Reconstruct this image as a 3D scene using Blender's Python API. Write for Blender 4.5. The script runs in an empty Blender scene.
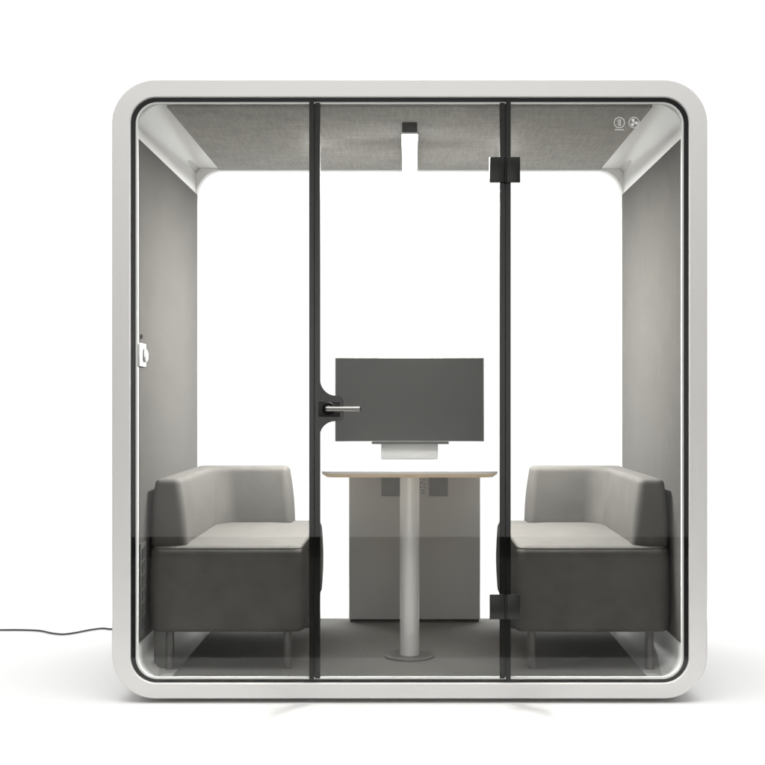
import bpy, bmesh, math, random
from mathutils import Vector
random.seed(4)
S = bpy.context.scene
COL = S.collection
PI = math.pi
EYE = 1.082; YC = 4.4; PPM = 282.0; CX = 409.7; CY = 398.0
# ------------------------------------------------------------------ helpers
def X(px, zr): return (px - CX) * zr / PPM
def Z(py, zr): return EYE - (py - CY) * zr / PPM

def link(name, bm, m, parent=None, smooth=True, angle=40):
    bmesh.ops.remove_doubles(bm, verts=bm.verts, dist=1e-6)
    bmesh.ops.recalc_face_normals(bm, faces=bm.faces)
    me = bpy.data.meshes.new(name); bm.to_mesh(me); bm.free()
    if smooth:
        for p in me.polygons: p.use_smooth = True
        me.set_sharp_from_angle(angle=math.radians(angle))
    me.materials.append(m)
    o = bpy.data.objects.new(name, me); COL.objects.link(o)
    if parent: o.parent = parent
    return o

def empty(name, loc, label, cat, group=None):
    o = bpy.data.objects.new(name, None); COL.objects.link(o); o.location = loc
    o.empty_display_size = .1
    o['label'] = label; o['category'] = cat
    if group: o['group'] = group
    return o

def keep(o, root):           # the mesh is written in world coordinates
    o.data.transform(__import__('mathutils').Matrix.Translation(-root.location)); return o

def rrect(x0, x1, z0, z1, r, n=10):
    """rounded rectangle, list of 2d points"""
    r = max(min(r, (x1-x0)/2-1e-4, (z1-z0)/2-1e-4), 1e-4)
    out = []
    for cx, cz, a in ((x1-r, z1-r, 0), (x0+r, z1-r, 90), (x0+r, z0+r, 180), (x1-r, z0+r, 270)):
        for i in range(n+1):
            t = math.radians(a + 90*i/n)
            out.append((cx+r*math.cos(t), cz+r*math.sin(t)))
    return out

def loft(bm, rings, close=False, cap0=False, cap1=False):
    vr = [[bm.verts.new(p) for p in ring] for ring in rings]
    n = len(vr[0]); m = len(vr)
    for i in range(m if close else m-1):
        a, b = vr[i], vr[(i+1) % m]
        for j in range(n):
            k = (j+1) % n
            bm.faces.new((a[j], a[k], b[k], b[j]))
    if cap0: bm.faces.new(vr[0])
    if cap1: bm.faces.new(vr[-1])

def ring_xz(hw, z0, z1, r, y, n=14, cx=0):
    return [(x, y, z) for x, z in rrect(cx-hw, cx+hw, z0, z1, r, n)]

def box(bm, x0, x1, y0, y1, z0, z1, bev=0.0, seg=2):
    r = bmesh.ops.create_cube(bm, size=1)
    vs = r['verts']
    for v in vs:
        v.co = Vector(((x0+x1)/2+v.co.x*(x1-x0), (y0+y1)/2+v.co.y*(y1-y0), (z0+z1)/2+v.co.z*(z1-z0)))
    if bev:
        es = list({e for v in vs for e in v.link_edges})
        bmesh.ops.bevel(bm, geom=es, offset=bev, segments=seg, profile=.5, affect='EDGES')

def cyl(bm, p0, p1, r0, r1=None, n=32, bev=0.0):
    r1 = r0 if r1 is None else r1
    p0 = Vector(p0); p1 = Vector(p1); d = (p1-p0).normalized()
    u = d.orthogonal().normalized(); w = d.cross(u)
    rings = []
    L = (p1-p0).length
    prof = [(0, r0)] if not bev else [(0, r0-bev), (bev*.3, r0-bev*.3), (bev, r0)]
    prof += [(L, r1)] if not bev else [(L-bev, r1), (L-bev*.3, r1-bev*.3), (L, r1-bev)]
    for s, r in prof:
        rings.append([p0+d*s+(u*math.cos(2*PI*i/n)+w*math.sin(2*PI*i/n))*r for i in range(n)])
    loft(bm, rings, cap0=True, cap1=True)

def tube(bm, pts, r, n=10):
    pts = [Vector(p) for p in pts]; rings = []
    for i, p in enumerate(pts):
        d = (pts[min(i+1, len(pts)-1)] - pts[max(i-1, 0)]).normalized()
        up = Vector((0, 0, 1)) if abs(d.z) < .95 else Vector((1, 0, 0))
        u = d.cross(up).normalized(); w = d.cross(u)
        rings.append([p+(u*math.cos(2*PI*k/n)+w*math.sin(2*PI*k/n))*r for k in range(n)])
    loft(bm, rings, cap0=True, cap1=True)

def spline(P, k=8):
    out = []; P = [Vector(p) for p in P]
    for i in range(len(P)-1):
        a, b, c, d = P[max(i-1, 0)], P[i], P[i+1], P[min(i+2, len(P)-1)]
        for j in range(k):
            t = j/k
            out.append(.5*((2*b)+(c-a)*t+(2*a-5*b+4*c-d)*t*t+(3*b-a-3*c+d)*t**3))
    out.append(P[-1]); return out

def plate(bm, pts, y0, y1, hole=None):
    """extrude an xz outline along y"""
    loft(bm, [[(x, y0, z) for x, z in pts], [(x, y1, z) for x, z in pts]], cap0=True, cap1=True)

# ------------------------------------------------------------------ materials
def mat(name, col, rough=.5, metal=0, spec=.5, noise=None, bump=None, sheen=0, coat=0):
    m = bpy.data.materials.new(name); m.use_nodes = True
    N = m.node_tree.nodes; L = m.node_tree.links; b = N['Principled BSDF']
    b.inputs['Base Color'].default_value = (*col, 1); b.inputs['Roughness'].default_value = rough
    b.inputs['Metallic'].default_value = metal; b.inputs['Specular IOR Level'].default_value = spec
    if sheen:
        b.inputs['Sheen Weight'].default_value = sheen; b.inputs['Sheen Roughness'].default_value = .4
    if coat: b.inputs['Coat Weight'].default_value = coat
    tc0 = N.new('ShaderNodeTexCoord'); tc = N.new('ShaderNodeVectorMath'); tc.operation = 'ADD'; oi = N.new('ShaderNodeObjectInfo')
    tc0.name = 'Texture Coordinate'; tc.name = 'moved'
    L.new(tc0.outputs['Object'], tc.inputs[0]); L.new(oi.outputs['Location'], tc.inputs[1])
    if noise:                       # (scale, amount, stretch)
        sc, am, st = noise
        mp = N.new('ShaderNodeMapping'); mp.inputs['Scale'].default_value = st
        n = N.new('ShaderNodeTexNoise'); n.inputs['Scale'].default_value = sc; n.inputs['Detail'].default_value = 5
        mr = N.new('ShaderNodeMapRange'); mr.inputs['From Min'].default_value = .3; mr.inputs['From Max'].default_value = .7
        mr.inputs['To Min'].default_value = 1-am; mr.inputs['To Max'].default_value = 1+am
        mx = N.new('ShaderNodeMix'); mx.data_type = 'RGBA'; mx.blend_type = 'MULTIPLY'
        mx.inputs['Factor'].default_value = 1; mx.inputs['A'].default_value = (*col, 1)
        L.new(tc.outputs[0], mp.inputs['Vector']); L.new(mp.outputs[0], n.inputs['Vector'])
        L.new(n.outputs['Fac'], mr.inputs['Value']); L.new(mr.outputs[0], mx.inputs['B'])
        L.new(mx.outputs['Result'], b.inputs['Base Color'])
    if bump:                        # (scale, strength, distance)
        sc, st, di = bump
        n2 = N.new('ShaderNodeTexNoise'); n2.inputs['Scale'].default_value = sc; n2.inputs['Detail'].default_value = 4
        bp = N.new('ShaderNodeBump'); bp.inputs['Strength'].default_value = st; bp.inputs['Distance'].default_value = di
        L.new(tc.outputs[0], n2.inputs['Vector']); L.new(n2.outputs['Fac'], bp.inputs['Height'])
        L.new(bp.outputs[0], b.inputs['Normal'])
    return m

def felt(name, col, along):
    """linen-like acoustic felt: crossed stretched threads, blotches and fine grain"""
    m = mat(name, col, .95, spec=.15, sheen=.1)
    N = m.node_tree.nodes; L = m.node_tree.links; b = N['Principled BSDF']; tc = N['Texture Coordinate']
    def nz(scale, st, detail=3):
        mp = N.new('ShaderNodeMapping'); mp.inputs['Scale'].default_value = st
        n = N.new('ShaderNodeTexNoise'); n.inputs['Scale'].default_value = scale; n.inputs['Detail'].default_value = detail
        L.new(tc.outputs['Object'], mp.inputs['Vector']); L.new(mp.outputs[0], n.inputs['Vector']); return n.outputs['Fac']
    A = {'wall': ((1, .7, .05), (1, .07, 1.0)), 'ceil': ((.7, .05, 1), (.05, .8, 1))}[along]
    a = nz(230, A[0]); c = nz(230, A[1]); d = nz(9, (1, 1, 1), 6); e = nz(500, (1, 1, 1), 2)
    def mth(op, x, y):
        q = N.new('ShaderNodeMath'); q.operation = op
        for i, v in enumerate((x, y)):
            if isinstance(v, (int, float)): q.inputs[i].default_value = v
            else: L.new(v, q.inputs[i])
        return q.outputs[0]
    thr = mth('ADD', mth('ADD', a, c), mth('MULTIPLY', e, .6))          # about 1.3 in the mean
    f = mth('ADD', mth('MULTIPLY', mth('SUBTRACT', thr, 1.3), .70), mth('MULTIPLY', mth('SUBTRACT', d, .5), .35))
    f = mth('ADD', f, 1.0)
    mx = N.new('ShaderNodeMix'); mx.data_type = 'RGBA'; mx.blend_type = 'MULTIPLY'; mx.inputs['Factor'].default_value = 1
    mx.inputs['A'].default_value = (*col, 1); L.new(f, mx.inputs['B']); L.new(mx.outputs['Result'], b.inputs['Base Color'])
    bp = N.new('ShaderNodeBump'); bp.inputs['Strength'].default_value = .35; bp.inputs['Distance'].default_value = .0012
    L.new(thr, bp.inputs['Height']); L.new(bp.outputs[0], b.inputs['Normal'])
    return m

def glass_mat(name, f0, tint):
    m = bpy.data.materials.new(name); m.use_nodes = True
    N = m.node_tree.nodes; L = m.node_tree.links; N.clear()
    out = N.new('ShaderNodeOutputMaterial'); mix = N.new('ShaderNodeMixShader')
    tr = N.new('ShaderNodeBsdfTransparent'); tr.inputs[0].default_value = (*tint, 1)
    gl = N.new('ShaderNodeBsdfGlossy'); gl.inputs['Roughness'].default_value = .0
    g = N.new('ShaderNodeNewGeometry'); dt = N.new('ShaderNodeVectorMath'); dt.operation = 'DOT_PRODUCT'
    L.new(g.outputs['Normal'], dt.inputs[0]); L.new(g.outputs['Incoming'], dt.inputs[1])
    def mth(op, a, b=None):
        q = N.new('ShaderNodeMath'); q.operation = op; q.use_clamp = op == 'SUBTRACT'
        for i, v in enumerate((a, b)):
            if v is None: continue
            if isinstance(v, (int, float)): q.inputs[i].default_value = v
            else: L.new(v, q.inputs[i])
        return q.outputs[0]
    f = mth('POWER', mth('SUBTRACT', 1.0, mth('ABSOLUTE', dt.outputs['Value'])), 5.0)
    f = mth('ADD', mth('MULTIPLY', f, 1-f0), f0)
    L.new(f, mix.inputs[0]); L.new(tr.outputs[0], mix.inputs[1]); L.new(gl.outputs[0], mix.inputs[2])
    L.new(mix.outputs[0], out.inputs[0])
    return m

def emit(name, col, s):
    m = bpy.data.materials.new(name); m.use_nodes = True
    b = m.node_tree.nodes['Principled BSDF']
    b.inputs['Base Color'].default_value = (.9, .9, .9, 1)
    b.inputs['Emission Color'].default_value = (*col, 1); b.inputs['Emission Strength'].default_value = s
    return m

M = dict(
    shell=mat('powder_coat_white', (.645, .637, .624), .42, spec=.4, bump=(900, .06, .0006)),
    lining=mat('white_lacquer', (.93, .925, .915), .33, spec=.5, bump=(700, .04, .0005)),
    rim=mat('white_edge_trim', (.92, .92, .91), .4),
    black=mat('black_aluminium', (.008, .008, .0075), .7, spec=.04),
    rubber=mat('black_rubber', (.006, .006, .006), .7, spec=.2),
    hinge=mat('satin_black_metal', (.012, .012, .0115), .32, spec=.3),
    plinth=mat('dark_plinth', (.03, .03, .03), .7),
    chrome=mat('brushed_nickel', (.22, .215, .205), .2, metal=1),
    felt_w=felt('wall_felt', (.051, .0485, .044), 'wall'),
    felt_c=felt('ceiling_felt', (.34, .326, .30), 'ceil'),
    carpet=mat('charcoal_carpet', (.25, .245, .234), .95, spec=.1, noise=(260, .35, (1, 1, 1)), bump=(420, .5, .002)),
    fabric=mat('sofa_fabric', (.079, .0762, .0705), .8, spec=.15, noise=(11, .10, (1, 1, 1)), bump=(11, .18, .012)),
    leg=mat('grey_steel_leg', (.16, .157, .15), .4, spec=.5),
    top=mat('white_laminate', (.70, .70, .69), .35),
    ply=mat('birch_plywood', (.85, .66, .44), .5, noise=(60, .15, (1, .3, 14))),
    column=mat('satin_white_steel', (.95, .94, .925), .32, metal=.12),
    base=mat('satin_grey_steel', (.22, .22, .21), .35, metal=.5),
    panel=mat('grey_felt_panel', (.63, .63, .62), .9, spec=.15, bump=(300, .1, .0006)),
    socket=mat('grey_socket', (.22, .22, .21), .5),
    dot=mat('dark_socket_hole', (.03, .03, .03), .6),
    screen=mat('dark_screen', (.006, .006, .0055), .3, spec=.1, noise=(3, .1, (1, 1, 1))),
    bezel=mat('grey_bezel', (.30, .30, .29), .35, metal=.6),
    stand=mat('light_grey_stand', (.23, .23, .226), .45),
    housing=mat('dark_lamp_housing', (.022, .021, .020), .45, spec=.2),
    plastic=mat('white_plastic', (.85, .85, .84), .35),
    grille=mat('dark_grille', (.02, .02, .02), .6),
    vent=mat('grey_grille_plate', (.045, .045, .043), .6),
    cable=mat('black_cable', (.02, .02, .02), .5),
    icon=mat('white_vinyl', (.6, .6, .59), .6),
    floor=mat('white_studio_floor', (.66, .66, .655), .7, spec=.1),
    reflect_dark=mat('dark_reflection_sheet', (.10, .10, .098), .8, spec=.15, noise=(2, .2, (1, 1, 1))),
    diff=emit('lamp_diffuser', (1, .985, .965), 1350.0),
    glass=glass_mat('clear_glass', .022, (.985, .988, .985)),
    fglass=glass_mat('laminated_glass', .022, (.935, .937, .932)),
)
# ------------------------------------------------------------------ setting
def sheet(name, x0, x1, y0, y1, z, m, label=None):
    bm = bmesh.new(); vs = [bm.verts.new(p) for p in ((x0, y0, z), (x1, y0, z), (x1, y1, z), (x0, y1, z))]
    bm.faces.new(vs); o = link(name, bm, m, smooth=False); o['kind'] = 'structure'; return o
sheet('floor', -20, 20, -.76, 14, 0, M['floor'])
sheet('reflection_sheet', -8, 8, -4.03, -.76, -.004, M['reflect_dark'])  # unseen dark sheet, added to keep the lower glass reflection dark

# ------------------------------------------------------------------ the pod
pod = empty('meeting_pod', (0, .6, 0), 'white rounded meeting booth with clear glass front, black frame and grey felt interior', 'office pod')
def P(name, bm, m, parent=None, **k):
    o = link(name, bm, m, parent or pod, **k)
    if parent is None: keep(o, pod)
    return o

bm = bmesh.new()                                            # outer shell: one closed tube section
sec = [(.991, .0705, 2.149, .092, .003), (.994, .0675, 2.152, .095, .0), (1.052, .0195, 2.2085, .1515, .0),
       (1.0555, .016, 2.212, .155, .0015), (1.0565, .015, 2.213, .156, .005), (1.0565, .015, 2.213, .156, 1.315),
       (1.052, .0195, 2.2085, .1515, 1.32), (.994, .0675, 2.152, .095, 1.32), (.991, .0705, 2.149, .092, 1.317)]
loft(bm, [ring_xz(*s, n=24) for s in sec], close=True)
P('shell', bm, M['shell'], angle=20)
bm = bmesh.new()                                            # inner lining: round at the front, squarer at the back
FH, FZ0, FZ1 = .974, .064, 2.131
rings = []
for k in range(9):
    t = k/8; r = .085*(1-t)+.016
    rings.append(ring_xz(FH+.002*t, FZ0, FZ1-.002*t, r, .028+1.226*t, n=14))
rings.append(ring_xz(.986, .062, 2.142, .03, 1.254, n=14)); rings.append(ring_xz(.986, .0715, 2.142, .088, .028, n=14))
loft(bm, rings, close=True)
P('lining', bm, M['lining'], angle=35)
bm = bmesh.new()                                            # black gasket round the front glass
g = [(.990, .0715, 2.148, .091, .0125), (.990, .0715, 2.148, .091, .027), (.975, .0815, 2.135, .078, .027), (.975, .0815, 2.135, .078, .0125)]
loft(bm, [ring_xz(*s, n=20) for s in g], close=True); P('gasket', bm, M['rubber'], angle=30)
bm = bmesh.new()
g = [(.9745, .082, 2.1345, .0775, .0135), (.9745, .082, 2.1345, .0775, .0275), (.9675, .089, 2.1285, .0705, .0275), (.9675, .089, 2.1285, .0705, .0135)]
loft(bm, [ring_xz(*s, n=20) for s in g], close=True); P('edge_trim', bm, M['rim'], angle=30)
bm = bmesh.new()                                            # back frame with rounded opening
g = [(.989, .0715, 2.147, .09, 1.256), (.989, .0715, 2.147, .09, 1.30), (.968, .070+.006, 2.121, .11, 1.30), (.968, .076, 2.121, .11, 1.256)]
loft(bm, [ring_xz(*s, n=20) for s in g], close=True); P('back_frame', bm, M['lining'], angle=30)
bm = bmesh.new()
loft(bm, [ring_xz(.9675, .0765, 2.1205, .1095, 1.27, n=16), ring_xz(.9675, .0765, 2.1205, .1095, 1.278, n=16)], cap0=True, cap1=True)
P('back_window', bm, M['glass'], angle=30)
bm = bmesh.new(); box(bm, -.90, .90, .07, 1.26, .0, .0148); P('plinth', bm, M['plinth'])
# linings of felt and carpet
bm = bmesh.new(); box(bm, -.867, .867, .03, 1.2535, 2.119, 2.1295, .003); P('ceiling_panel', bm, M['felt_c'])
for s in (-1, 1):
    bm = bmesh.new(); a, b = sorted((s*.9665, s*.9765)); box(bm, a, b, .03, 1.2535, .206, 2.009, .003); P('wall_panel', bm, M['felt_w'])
bm = bmesh.new(); box(bm, -.862, .862, .03, 1.2535, .0645, .0735, .002); P('carpet', bm, M['carpet'])
# ventilation grille low on the left wall
bm = bmesh.new(); box(bm, -.9662, -.9612, .034, .125, .215, .56, .001); gr = P('vent_grille', bm, M['vent'])
for k in range(6):
    z1 = Z(547.5+13.8*k, 1.012); bm = bmesh.new()
    vs = [(-.9608, .052, z1-.005), (-.9608, .100, z1+.003), (-.9608, .100, z1-.037), (-.9608, .052, z1-.045)]
    loft(bm, [vs, [(x+.002, y, z) for x, y, z in vs]], cap0=True, cap1=True)
    o = link('vent_slot', bm, M['grille'], gr); o.data.transform(__import__('mathutils').Matrix.Translation(-pod.location))
# glass front
def pane(x0, x1, round_l, round_r, y0=.004, y1=.010):
    z0, z1, r = .0725, 2.147, .090; pts = []; n = 14
    def corner(cx, cz, a): return [(cx+r*math.cos(math.radians(a+90*i/n)), cz+r*math.sin(math.radians(a+90*i/n))) for i in range(n+1)]
    pts += corner(x1-r, z1-r, 0) if round_r else [(x1, z1)]
    pts += corner(x0+r, z1-r, 90) if round_l else [(x0, z1)]
    pts += corner(x0+r, z0+r, 180) if round_l else [(x0, z0)]
    pts += corner(x1-r, z0+r, 270) if round_r else [(x1, z0)]
    bm = bmesh.new(); plate(bm, pts, y0, y1); return bm
ML, MR = X(314.9, 1.006), X(505.0, 1.006)                   # centre lines of the two uprights
P('side_window', pane(-.989, ML-.0012, True, False), M['fglass'], angle=30)
P('side_window', pane(MR+.0012, .989, False, True), M['fglass'], angle=30)
for c in (ML, MR):                                          # upright of the fixed pane
    s = -1 if c < 0 else 1
    a, b = sorted((c+s*.0015, c+s*.0195)); bm = bmesh.new(); box(bm, a, b, .012, .030, .082, 2.1345, .0012); P('upright', bm, M['black'])
for c in (ML, MR):
    bm = bmesh.new(); box(bm, c-.0014, c+.0014, .015, .026, .083, 2.1335); P('seal', bm, M['rubber'])
door = empty('glass_door', (0, 0, 0), '', ''); del door['label']; del door['category']; door.name = 'door'
door.parent = pod; door.location = (0, -.6, 0)
def D(name, bm, m, parent=None, **k): return link(name, bm, m, parent or door, **k)
D('door_glass', pane(ML+.0012, MR-.0012, False, False), M['fglass'], angle=30)
for c in (ML, MR):
    s = 1 if c < 0 else -1
    a, b = sorted((c+s*.0015, c+s*.0195)); bm = bmesh.new(); box(bm, a, b, .012, .028, .084, 2.1325, .0012); D('door_stile', bm, M['black'])
# handle_bracket, concave towards the upright
def zz(py): return Z(py, 1.003)
def xx(px): return X(px, 1.003)
pts = []
for i in range(11):                                         # top concave sweep
    t = i/10*PI/2; pts.append((xx(335.5)-(xx(335.5)-xx(319.8))*math.cos(t), zz(395.6)+(zz(378)-zz(395.6))*(1-math.sin(t))))
r = xx(344)-xx(338.5)
for i in range(7):
    t = PI/2-i/6*PI/2; pts.append((xx(338.5)+r*math.cos(t), zz(395.6)-r+r*math.sin(t)))
for i in range(7):
    t = -i/6*PI/2; pts.append((xx(338.5)+r*math.cos(t), zz(421.2)+r+r*math.sin(t)))
for i in range(11):
    t = PI/2-i/10*PI/2; pts.append((xx(335.5)-(xx(335.5)-xx(319.8))*math.cos(t), zz(421.2)+(zz(436)-zz(421.2))*(1-math.sin(t))))
pts.append((xx(318.2), zz(436))); pts.append((xx(318.2), zz(378)))
bm = bmesh.new(); plate(bm, pts, .0115, .020); D('handle_bracket', bm, M['black'], angle=25)
bm = bmesh.new(); box(bm, xx(318.9), xx(339.8), -.004, .0035, zz(416.8), zz(401.4), .0015); esc = D('door_handle', bm, M['hinge'])
bm = bmesh.new(); cyl(bm, (xx(328.8), -.0042, zz(408.6)), (xx(328.8), -.022, zz(408.6)), .024, .022, 40, .002); D('rose', bm, M['black'], esc)
bm = bmesh.new(); cyl(bm, (xx(329.5), -.0222, zz(408.4)), (xx(329.5), -.052, zz(408.4)), .0095, None, 24)
tube(bm, spline([(xx(327.5), -.0525, zz(408.7)), (xx(331), -.054, zz(408.7)), (xx(345), -.054, zz(408.8)), (xx(360.5), -.054, zz(408.8))]), .0088, 20)
D('lever', bm, M['chrome'], esc)
for py0, py1 in ((158, 183.2), (593.8, 618.3)):             # hinges, one plate each side of the upright
    bm = bmesh.new(); box(bm, xx(489.3), MR-.0042, -.006, .0035, zz(py1), zz(py0), .001); h = D('hinge', bm, M['hinge'])
    bm = bmesh.new(); box(bm, MR+.0042, xx(519.7), -.006, .0035, zz(py1), zz(py0), .001); D('hinge_leaf', bm, M['hinge'], h)
    bm = bmesh.new(); cyl(bm, (MR, -.0045, zz(py1)), (MR, -.0045, zz(py0)), .0036, None, 16); D('hinge_pin', bm, M['hinge'], h)
# small white icons on the right-hand glass
def circ(bm, cx, cz, r, w, y0=.0026, y1=.0036, n=40):
    a = [[(cx+q*math.cos(2*PI*i/n), y, cz+q*math.sin(2*PI*i/n)) for i in range(n)] for q, y in ((r, y0), (r, y1), (r-w, y1), (r-w, y0))]
    loft(bm, a, close=True)
def seg(bm, x0, z0, x1, z1, w=.0022, y0=.0026, y1=.0036):
    d = Vector((x1-x0, z1-z0)).normalized()*w/2; nx, nz = -d.y, d.x
    plate(bm, [(x0+nx, z0+nz), (x1+nx, z1+nz), (x1-nx, z1-nz), (x0-nx, z0-nz)], y0, y1)
bm = bmesh.new(); cx, cz = X(619.5, 1), Z(122.4, 1); circ(bm, cx, cz, .0195, .0022)
seg(bm, cx+.004, cz+.012, cx+.004, cz-.012); seg(bm, cx-.007, cz+.007, cx+.003, cz-.001); seg(bm, cx-.007, cz-.007, cx+.003, cz+.001)
seg(bm, cx-.003, cz+.011, cx+.003, cz+.006); seg(bm, cx-.003, cz-.011, cx+.003, cz-.006)
for a, b in ((-.016, -.009), (-.0075, -.003), (-.0015, .004), (.0055, .010), (.0115, .016)): seg(bm, cx+a, cz-.0255, cx+b, cz-.0255, .003)
P('glass_icon', bm, M['icon'], smooth=False)
bm = bmesh.new(); cx, cz = X(634.2, 1), Z(122.4, 1); circ(bm, cx, cz, .0195, .0022)
for k in range(3):
    a = math.radians(90+18+120*k)
    q = [(0, 0), (.006, .005), (.013, .0055), (.0145, -.001), (.011, -.0055), (.005, -.003)]
    plate(bm, [(cx+u*math.cos(a)-v*math.sin(a), cz+u*math.sin(a)+v*math.cos(a)) for u, v in q], .0026, .0036)
P('glass_icon', bm, M['icon'], smooth=False)

# ------------------------------------------------------------------ wall switch on the left wall
sw = empty('wall_control', (-.966, .075, Z(355, 1.015)), 'small white control plate on left felt wall just inside the glass', 'wall switch')
zc = sw.location.z
bm = bmesh.new(); box(bm, -.9663, -.960, .016, .118, zc-.041, zc+.041, .002); keep(link('back_plate', bm, M['plastic'], sw), sw)
bm = bmesh.new(); cyl(bm, (-.9601, .080, zc-.002), (-.9590, .080, zc-.002), .026, None, 32); keep(link('recess', bm, M['grille'], sw), sw)
bm = bmesh.new(); cyl(bm, (-.9589, .094, zc-.002), (-.9510, .094, zc-.002), .024, .021, 32, .002); keep(link('dial', bm, M['plastic'], sw), sw)
bm = bmesh.new(); cyl(bm, (-.9664, .055, Z(336.5, 1.012)), (-.958, .055, Z(336.5, 1.012)), .008, None, 20, .001)
o = link('wall_sensor', bm, M['housing']); o['label'] = 'tiny black round button on left felt wall above the white control plate'; o['category'] = 'sensor'

# ------------------------------------------------------------------ ceiling light bar, running front to back
cl = empty('ceiling_light', (0, .69, 2.119), 'slim dark linear ceiling lamp with glowing white diffuser under the booth ceiling', 'ceiling lamp')
bm = bmesh.new(); box(bm, -.0285, .0285, .262, 1.10, 2.0735, 2.1188, .004, 3); keep(link('housing', bm, M['housing'], cl), cl)
bm = bmesh.new(); box(bm, -.0282, .0282, .2630, 1.099, 2.0712, 2.0733); keep(link('diffuser', bm, M['diff'], cl), cl)
bm = bmesh.new()                                            # thin lip holding the diffuser
for q in ((-.0312, -.0286, .2592, 1.1028), (.0286, .0312, .2592, 1.1028), (-.0285, .0285, .2592, .2618), (-.0285, .0285, 1.1002, 1.1028)):
    box(bm, *q, 2.0703, 2.0790)
keep(link('lip', bm, M['plastic'], cl), cl)

# ------------------------------------------------------------------ sofas
def prism(bm, ringf, prof, crown=0, rings_in=0, bulge=None):
    """ringf(d) -> plan points inset by d; prof = [(inset, z)]"""
    R = [[(x, y, z) for x, y in ringf(d)] for d, z in prof]
    loft(bm, R, cap0=True, cap1=rings_in == 0)
def make_sofa(s):
    """s=+1 sofa on the right wall, -1 on the left"""
    lab = ('grey low corner sofa against the left felt wall, beside the door upright with the handle' if s < 0 else
           'grey low corner sofa against the right felt wall, beside the hinged upright')
    so = empty('sofa', (s*.67, .64, .0735), lab, 'sofa', 'sofas facing each other inside the booth')
    xi, xo = .388, .957
    y0, y1, zb, zt = .145, 1.14, .222, .538
    bm = bmesh.new(); n = 10
    def plan(d, bul=0):
        pts = rrect(xi+d, xo-d, y0+d, y1-d, .045-d if d < .03 else .015, n)
        return pts
    prof = []
    for i in range(5): t = i/4*PI/2; prof.append((.018-.018*math.sin(t), zb+.018-.018*math.cos(t)))
    for i in range(1, 9): prof.append((-.006*math.sin(PI*i/9), zb+.018+(zt-.03-zb-.018)*i/9))
    for i in range(7): t = i/6*PI/2; prof.append((.030-.030*math.cos(t), zt-.030+.030*math.sin(t)))
    mxd = (xo-xi)/2-.03; base = len(prof)
    for i in range(1, 9):
        u = i/8; prof.append((.030+(mxd-.030)*u, zt+.010*math.sin(u*PI/2)))
    R = []
    for d, z in prof:
        R.append([(s*x, y, z) for x, y in plan(d)])
    loft(bm, R, cap0=True, cap1=True)
    keep(link('seat', bm, M['fabric'], so, angle=80), so)
    # welt seam round the top edge of the seat
    bm = bmesh.new()
    pl = rrect(xi+.0085, xo-.0085, y0+.0085, y1-.0085, .0365, n); pts3 = [Vector((s*x, y, zt-.0082)) for x, y in pl]
    m = len(pts3); rings = []
    for i in range(m):
        d = (pts3[(i+1) % m]-pts3[i-1]).normalized(); u = d.cross(Vector((0, 0, 1))); w = Vector((0, 0, 1))
        rings.append([pts3[i]+(u*math.cos(2*PI*k/8)+w*math.sin(2*PI*k/8))*.0017 for k in range(8)])
    loft(bm, rings, close=True); keep(link('seat_piping', bm, M['fabric'], so, angle=80), so)
    # L-shaped backrest, tapering upwards
    def Lring(e, z):
        t = (z-.54)/.245                                    # 0 bottom .. 1 top
        a = .822+.026*t; b = .955-.012*t                    # side arm inner / outer
        f = .935+.03*t; r = 1.135; w = .508+.024*t; y_ = .172+.01*t
        P0 = [(w+e, r-e, .03), (b-e, r-e, .05), (b-e, y_+e, .022), (a+e, y_+e, .028), (a+e, f+e, .085), (w+e, f+e, .028)]
        out = []
        for i, (x, y, rad) in enumerate(P0):
            p = Vector((x, y)); q0 = Vector(P0[i-1][:2]); q1 = Vector(P0[(i+1) % 6][:2])
            d0 = (q0-p).normalized(); d1 = (q1-p).normalized()
            rad = max(rad+(e if i == 4 else -e)*1.0, .004); ca = d0.dot(d1); ang = math.acos(max(-1, min(1, ca)))
            L_ = rad/math.tan(ang/2); A = p+d0*L_; B = p+d1*L_; c = p+(d0+d1).normalized()*(rad/math.sin(ang/2))
            va, vb = A-c, B-c
            a0 = math.atan2(va.y, va.x); a1 = math.atan2(vb.y, vb.x)
            while a1-a0 > PI: a1 -= 2*PI
            while a1-a0 < -PI: a1 += 2*PI
            for k in range(9):
                t_ = a0+(a1-a0)*k/8; out.append((s*(c.x+rad*math.cos(t_)), c.y+rad*math.sin(t_), z))
        return out
    bm = bmesh.new(); R = []
    zb2, zt2 = .528, .782
    for i in range(4): t = i/3*PI/2; R.append(Lring(.012-.012*math.sin(t), zb2+.012-.012*math.cos(t)))
    for i in range(1, 10): t = i/10; R.append(Lring(-.005*math.sin(PI*t), zb2+.012+(zt2-.02-zb2-.012)*t))
    for i in range(7): t = i/6*PI/2; R.append(Lring(.020-.020*math.cos(t), zt2-.020+.020*math.sin(t)))
    loft(bm, R, cap0=True, cap1=True)
    bmesh.ops.triangulate(bm, faces=[f for f in bm.faces if len(f.verts) > 4])
    keep(link('backrest', bm, M['fabric'], so, angle=80), so)
    for x, y in ((.455, .235), (.895, .235), (.455, 1.06), (.895, 1.06)):
        bm = bmesh.new(); cyl(bm, (s*x, y, .0742 if x < .8 else .0655), (s*x, y, .2225), .0155, None, 28, .001)
        keep(link('leg', bm, M['leg'], so), so)
    if s < 0:
        bm = bmesh.new(); box(bm, -.955, -.9125, .232, .238, .078, .221, .0008); keep(link('reflection_plate', bm, M['leg'], so), so)  # added grey plate standing in for a reflection beside the leg
    return so
make_sofa(-1); make_sofa(1)

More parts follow.
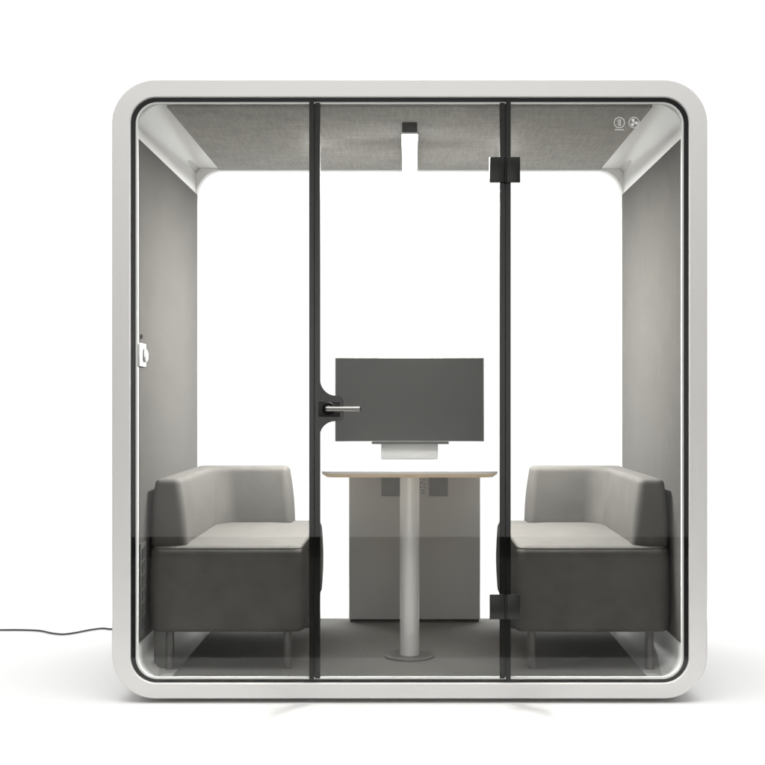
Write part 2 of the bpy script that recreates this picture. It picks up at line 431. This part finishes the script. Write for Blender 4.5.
# ------------------------------------------------------------------ table
tb = empty('table', (0, .44, .0735), 'white topped table with birch plywood edge on one round steel column', 'table')
def tplan(d): return rrect(-.327+d, .327-d, .178+d, 1.19-d, .045, 8)
bm = bmesh.new(); loft(bm, [[(x, y, z) for x, y in tplan(d)] for d, z in ((.0, .8025), (.0, .8105), (.0008, .8122), (.0025, .813))], cap0=True, cap1=True)
keep(link('tabletop', bm, M['top'], tb, angle=30), tb)
bm = bmesh.new(); loft(bm, [[(x, y, z) for x, y in tplan(d)] for d, z in ((.020, .7875), (.016, .7875), (.0005, .7995), (.0005, .8023))], cap0=True, cap1=True)
keep(link('plywood_core', bm, M['ply'], tb, angle=30), tb)
bm = bmesh.new(); cyl(bm, (0, .44, .082), (0, .44, .7872), .0376, None, 48); keep(link('column', bm, M['column'], tb), tb)
bm = bmesh.new(); cyl(bm, (0, .44, .0738), (0, .44, .0818), .097, None, 64, .002); keep(link('base_plate', bm, M['base'], tb), tb)

# ------------------------------------------------------------------ panel with sockets
pn = empty('socket_panel', (0, 1.21, .08), 'grey upright panel with two square socket covers behind the table column', 'panel')
zr = 1.268
bm = bmesh.new(); box(bm, X(349, zr), X(480.2, zr), 1.18, 1.245, Z(619.3, zr), .786, .003); keep(link('board', bm, M['panel'], pn), pn)
bm = bmesh.new(); box(bm, X(350, 1.27), X(479, 1.27), 1.195, 1.24, .0738, Z(619.3, zr)-.0005); keep(link('foot', bm, M['plinth'], pn), pn)
for a, b in ((381.4, 400.2), (429.2, 447.8)):
    bm = bmesh.new(); box(bm, X(a, zr), X(b, zr), 1.174, 1.1797, Z(496.2, zr), Z(477.5, zr), .001); sc = keep(link('socket_cover', bm, M['socket'], pn), pn)
    bm = bmesh.new(); cx = X((a+b)/2, zr); cyl(bm, (cx, 1.1738, Z(487, zr)), (cx, 1.1725, Z(487, zr)), .022, None, 28)
    keep(link('socket_ring', bm, M['socket'], sc), pn)
bm = bmesh.new()
for i, (dx, dy) in enumerate(((0, 0), (3.5, .6), (1.6, 3), (0, 4.5), (3.8, 5), (0, 8), (3.8, 8.6), (1.0, 11), (3.2, 11.6), (1.4, 14), (3.6, 14))):
    cx, cz = X(420.5+dx, zr), Z(479+dy, zr); cyl(bm, (cx, 1.1799, cz), (cx, 1.1792, cz), .0028, None, 10)
keep(link('perforation', bm, M['dot'], pn), pn)

# ------------------------------------------------------------------ monitor
mo = empty('monitor', (0, 1.05, .813), 'wide dark flat screen monitor on light grey block stand at the table rear', 'monitor')
zr = 1.228; yf = (zr-1)*YC
bm = bmesh.new(); box(bm, X(335, zr), X(484.2, zr), yf, yf+.03, Z(441.6, zr), Z(357.3, zr), .003); keep(link('bezel', bm, M['bezel'], mo), mo)
bm = bmesh.new(); box(bm, X(335.7, zr), X(483.3, zr), yf-.0012, yf-.0001, Z(441.0, zr), Z(358.2, zr)); keep(link('screen', bm, M['screen'], mo), mo)
bm = bmesh.new()
q = rrect(X(371.5, zr), X(449, zr), Z(444.2, zr), Z(441.75, zr), .0045, 5); plate(bm, q, yf+.001, yf+.03)
keep(link('lower_bar', bm, M['rubber'], mo, angle=25), mo)
bm = bmesh.new(); box(bm, X(381.2, 1.236), X(438, 1.236), 1.02, 1.10, .8135, Z(442.5, 1.236), .003); keep(link('stand', bm, M['stand'], mo), mo)

# ------------------------------------------------------------------ power cable on the floor
pts = []
for px, py in ((-60, 630.5), (-30, 631.2), (0, 631), (22, 631), (40, 631.8), (52, 634.2), (63, 635.3), (75, 633.8), (90, 630.9), (103, 629.4), (114, 630.2)):
    d = EYE*1241/(py-CY); pts.append(((px-CX)*d/1241, d-YC, .005))
pts += [(-1.20, 1.40, .006), (-1.02, 1.385, .012), (-.95, 1.36, .05), (-.93, 1.33, .09), (-.93, 1.3205, .10)]
bm = bmesh.new(); tube(bm, spline(pts, 8), .0038, 8)
o = link('power_cable', bm, M['cable'], angle=80); o['label'] = 'thin black power cable waving over the white floor left of the booth'; o['category'] = 'cable'

# ------------------------------------------------------------------ camera
cam = bpy.data.objects.new('camera', bpy.data.cameras.new('camera')); COL.objects.link(cam); S.camera = cam
cam.location = (0, -YC, EYE); cam.rotation_euler = (PI/2, 0, 0)
cam.data.sensor_width = 36; cam.data.lens = 36*PPM*YC/765
cam.data.shift_x = -(CX-382.5)/765; cam.data.shift_y = (CY-382.5)/765
cam.data.clip_end = 500; cam.data.clip_start = .05

# ------------------------------------------------------------------ light
def area(name, loc, rot, sx, sy, L, col=(1, 1, 1), fall=None, spread=180):
    d = bpy.data.lights.new(name, 'AREA'); d.shape = 'RECTANGLE'; d.size = sx; d.size_y = sy
    d.energy = L*PI*sx*sy; d.color = col; d.spread = math.radians(spread)
    o = bpy.data.objects.new(name, d); COL.objects.link(o); o.location = loc; o.rotation_euler = rot
    if fall:
        d.use_nodes = True; N = d.node_tree.nodes; K = d.node_tree.links; e = N['Emission']
        g = N.new('ShaderNodeNewGeometry'); mp = N.new('ShaderNodeVectorMath'); mp.operation = 'SUBTRACT'
        mp.inputs[1].default_value = (fall[0], fall[1], 0); sc = N.new('ShaderNodeVectorMath'); sc.operation = 'MULTIPLY'; sc.inputs[1].default_value = (fall[2], fall[3], 0)
        ln = N.new('ShaderNodeVectorMath'); ln.operation = 'LENGTH'
        mr = N.new('ShaderNodeMapRange'); mr.interpolation_type = 'SMOOTHSTEP'
        mr.inputs['From Min'].default_value = 0; mr.inputs['From Max'].default_value = 1; mr.inputs['To Min'].default_value = 1.0; mr.inputs['To Max'].default_value = .15
        K.new(g.outputs['Parametric'], mp.inputs[0]); K.new(mp.outputs[0], sc.inputs[0]); K.new(sc.outputs[0], ln.inputs[0])
        K.new(ln.outputs['Value'], mr.inputs['Value']); K.new(mr.outputs[0], e.inputs['Strength'])
    return o
SB_Y = -4.75; dist = YC+4.75
sb_bottom = EYE-139*dist/(PPM*YC)
area('front_softbox', (-.3, SB_Y, sb_bottom+1.7), (PI/2, 0, 0), 5.4, 3.4, 1.95, (1, .99, .97), fall=(.45, .35, 1.25, 1.1))
area('overhead_fill', (0, -1.5, 4.6), (0, 0, 0), 5.5, 3.2, 5.0, (1, .995, .985))  # unseen fill lamp added to lift the floor and shell front

area('backdrop_fill', (0, 11, 7.5), (0, 0, 0), 20, 14, 2.9)  # unseen fill lamp added to whiten the floor behind the pod
w = bpy.data.worlds.new('World'); S.world = w; w.use_nodes = True
N = w.node_tree.nodes; K = w.node_tree.links; bg = N['Background']
tc = N.new('ShaderNodeTexCoord'); sp = N.new('ShaderNodeSeparateXYZ'); K.new(tc.outputs['Generated'], sp.inputs[0])
mr = N.new('ShaderNodeMapRange'); mr.interpolation_type = 'SMOOTHSTEP'
mr.inputs['From Min'].default_value = .05; mr.inputs['From Max'].default_value = .6; mr.inputs['To Min'].default_value = .03; mr.inputs['To Max'].default_value = 1.36
K.new(sp.outputs['Y'], mr.inputs['Value']); K.new(mr.outputs[0], bg.inputs['Strength'])
bg.inputs['Color'].default_value = (1, 1, 1, 1)

S.render.engine = 'CYCLES'
S.cycles.max_bounces = 12; S.cycles.diffuse_bounces = 5; S.cycles.glossy_bounces = 4; S.cycles.transparent_max_bounces = 16
S.cycles.sample_clamp_indirect = 8; S.cycles.caustics_reflective = False; S.cycles.caustics_refractive = False
S.view_settings.view_transform = 'Standard'; S.view_settings.look = 'None'; S.view_settings.exposure = 0; S.view_settings.gamma = 1
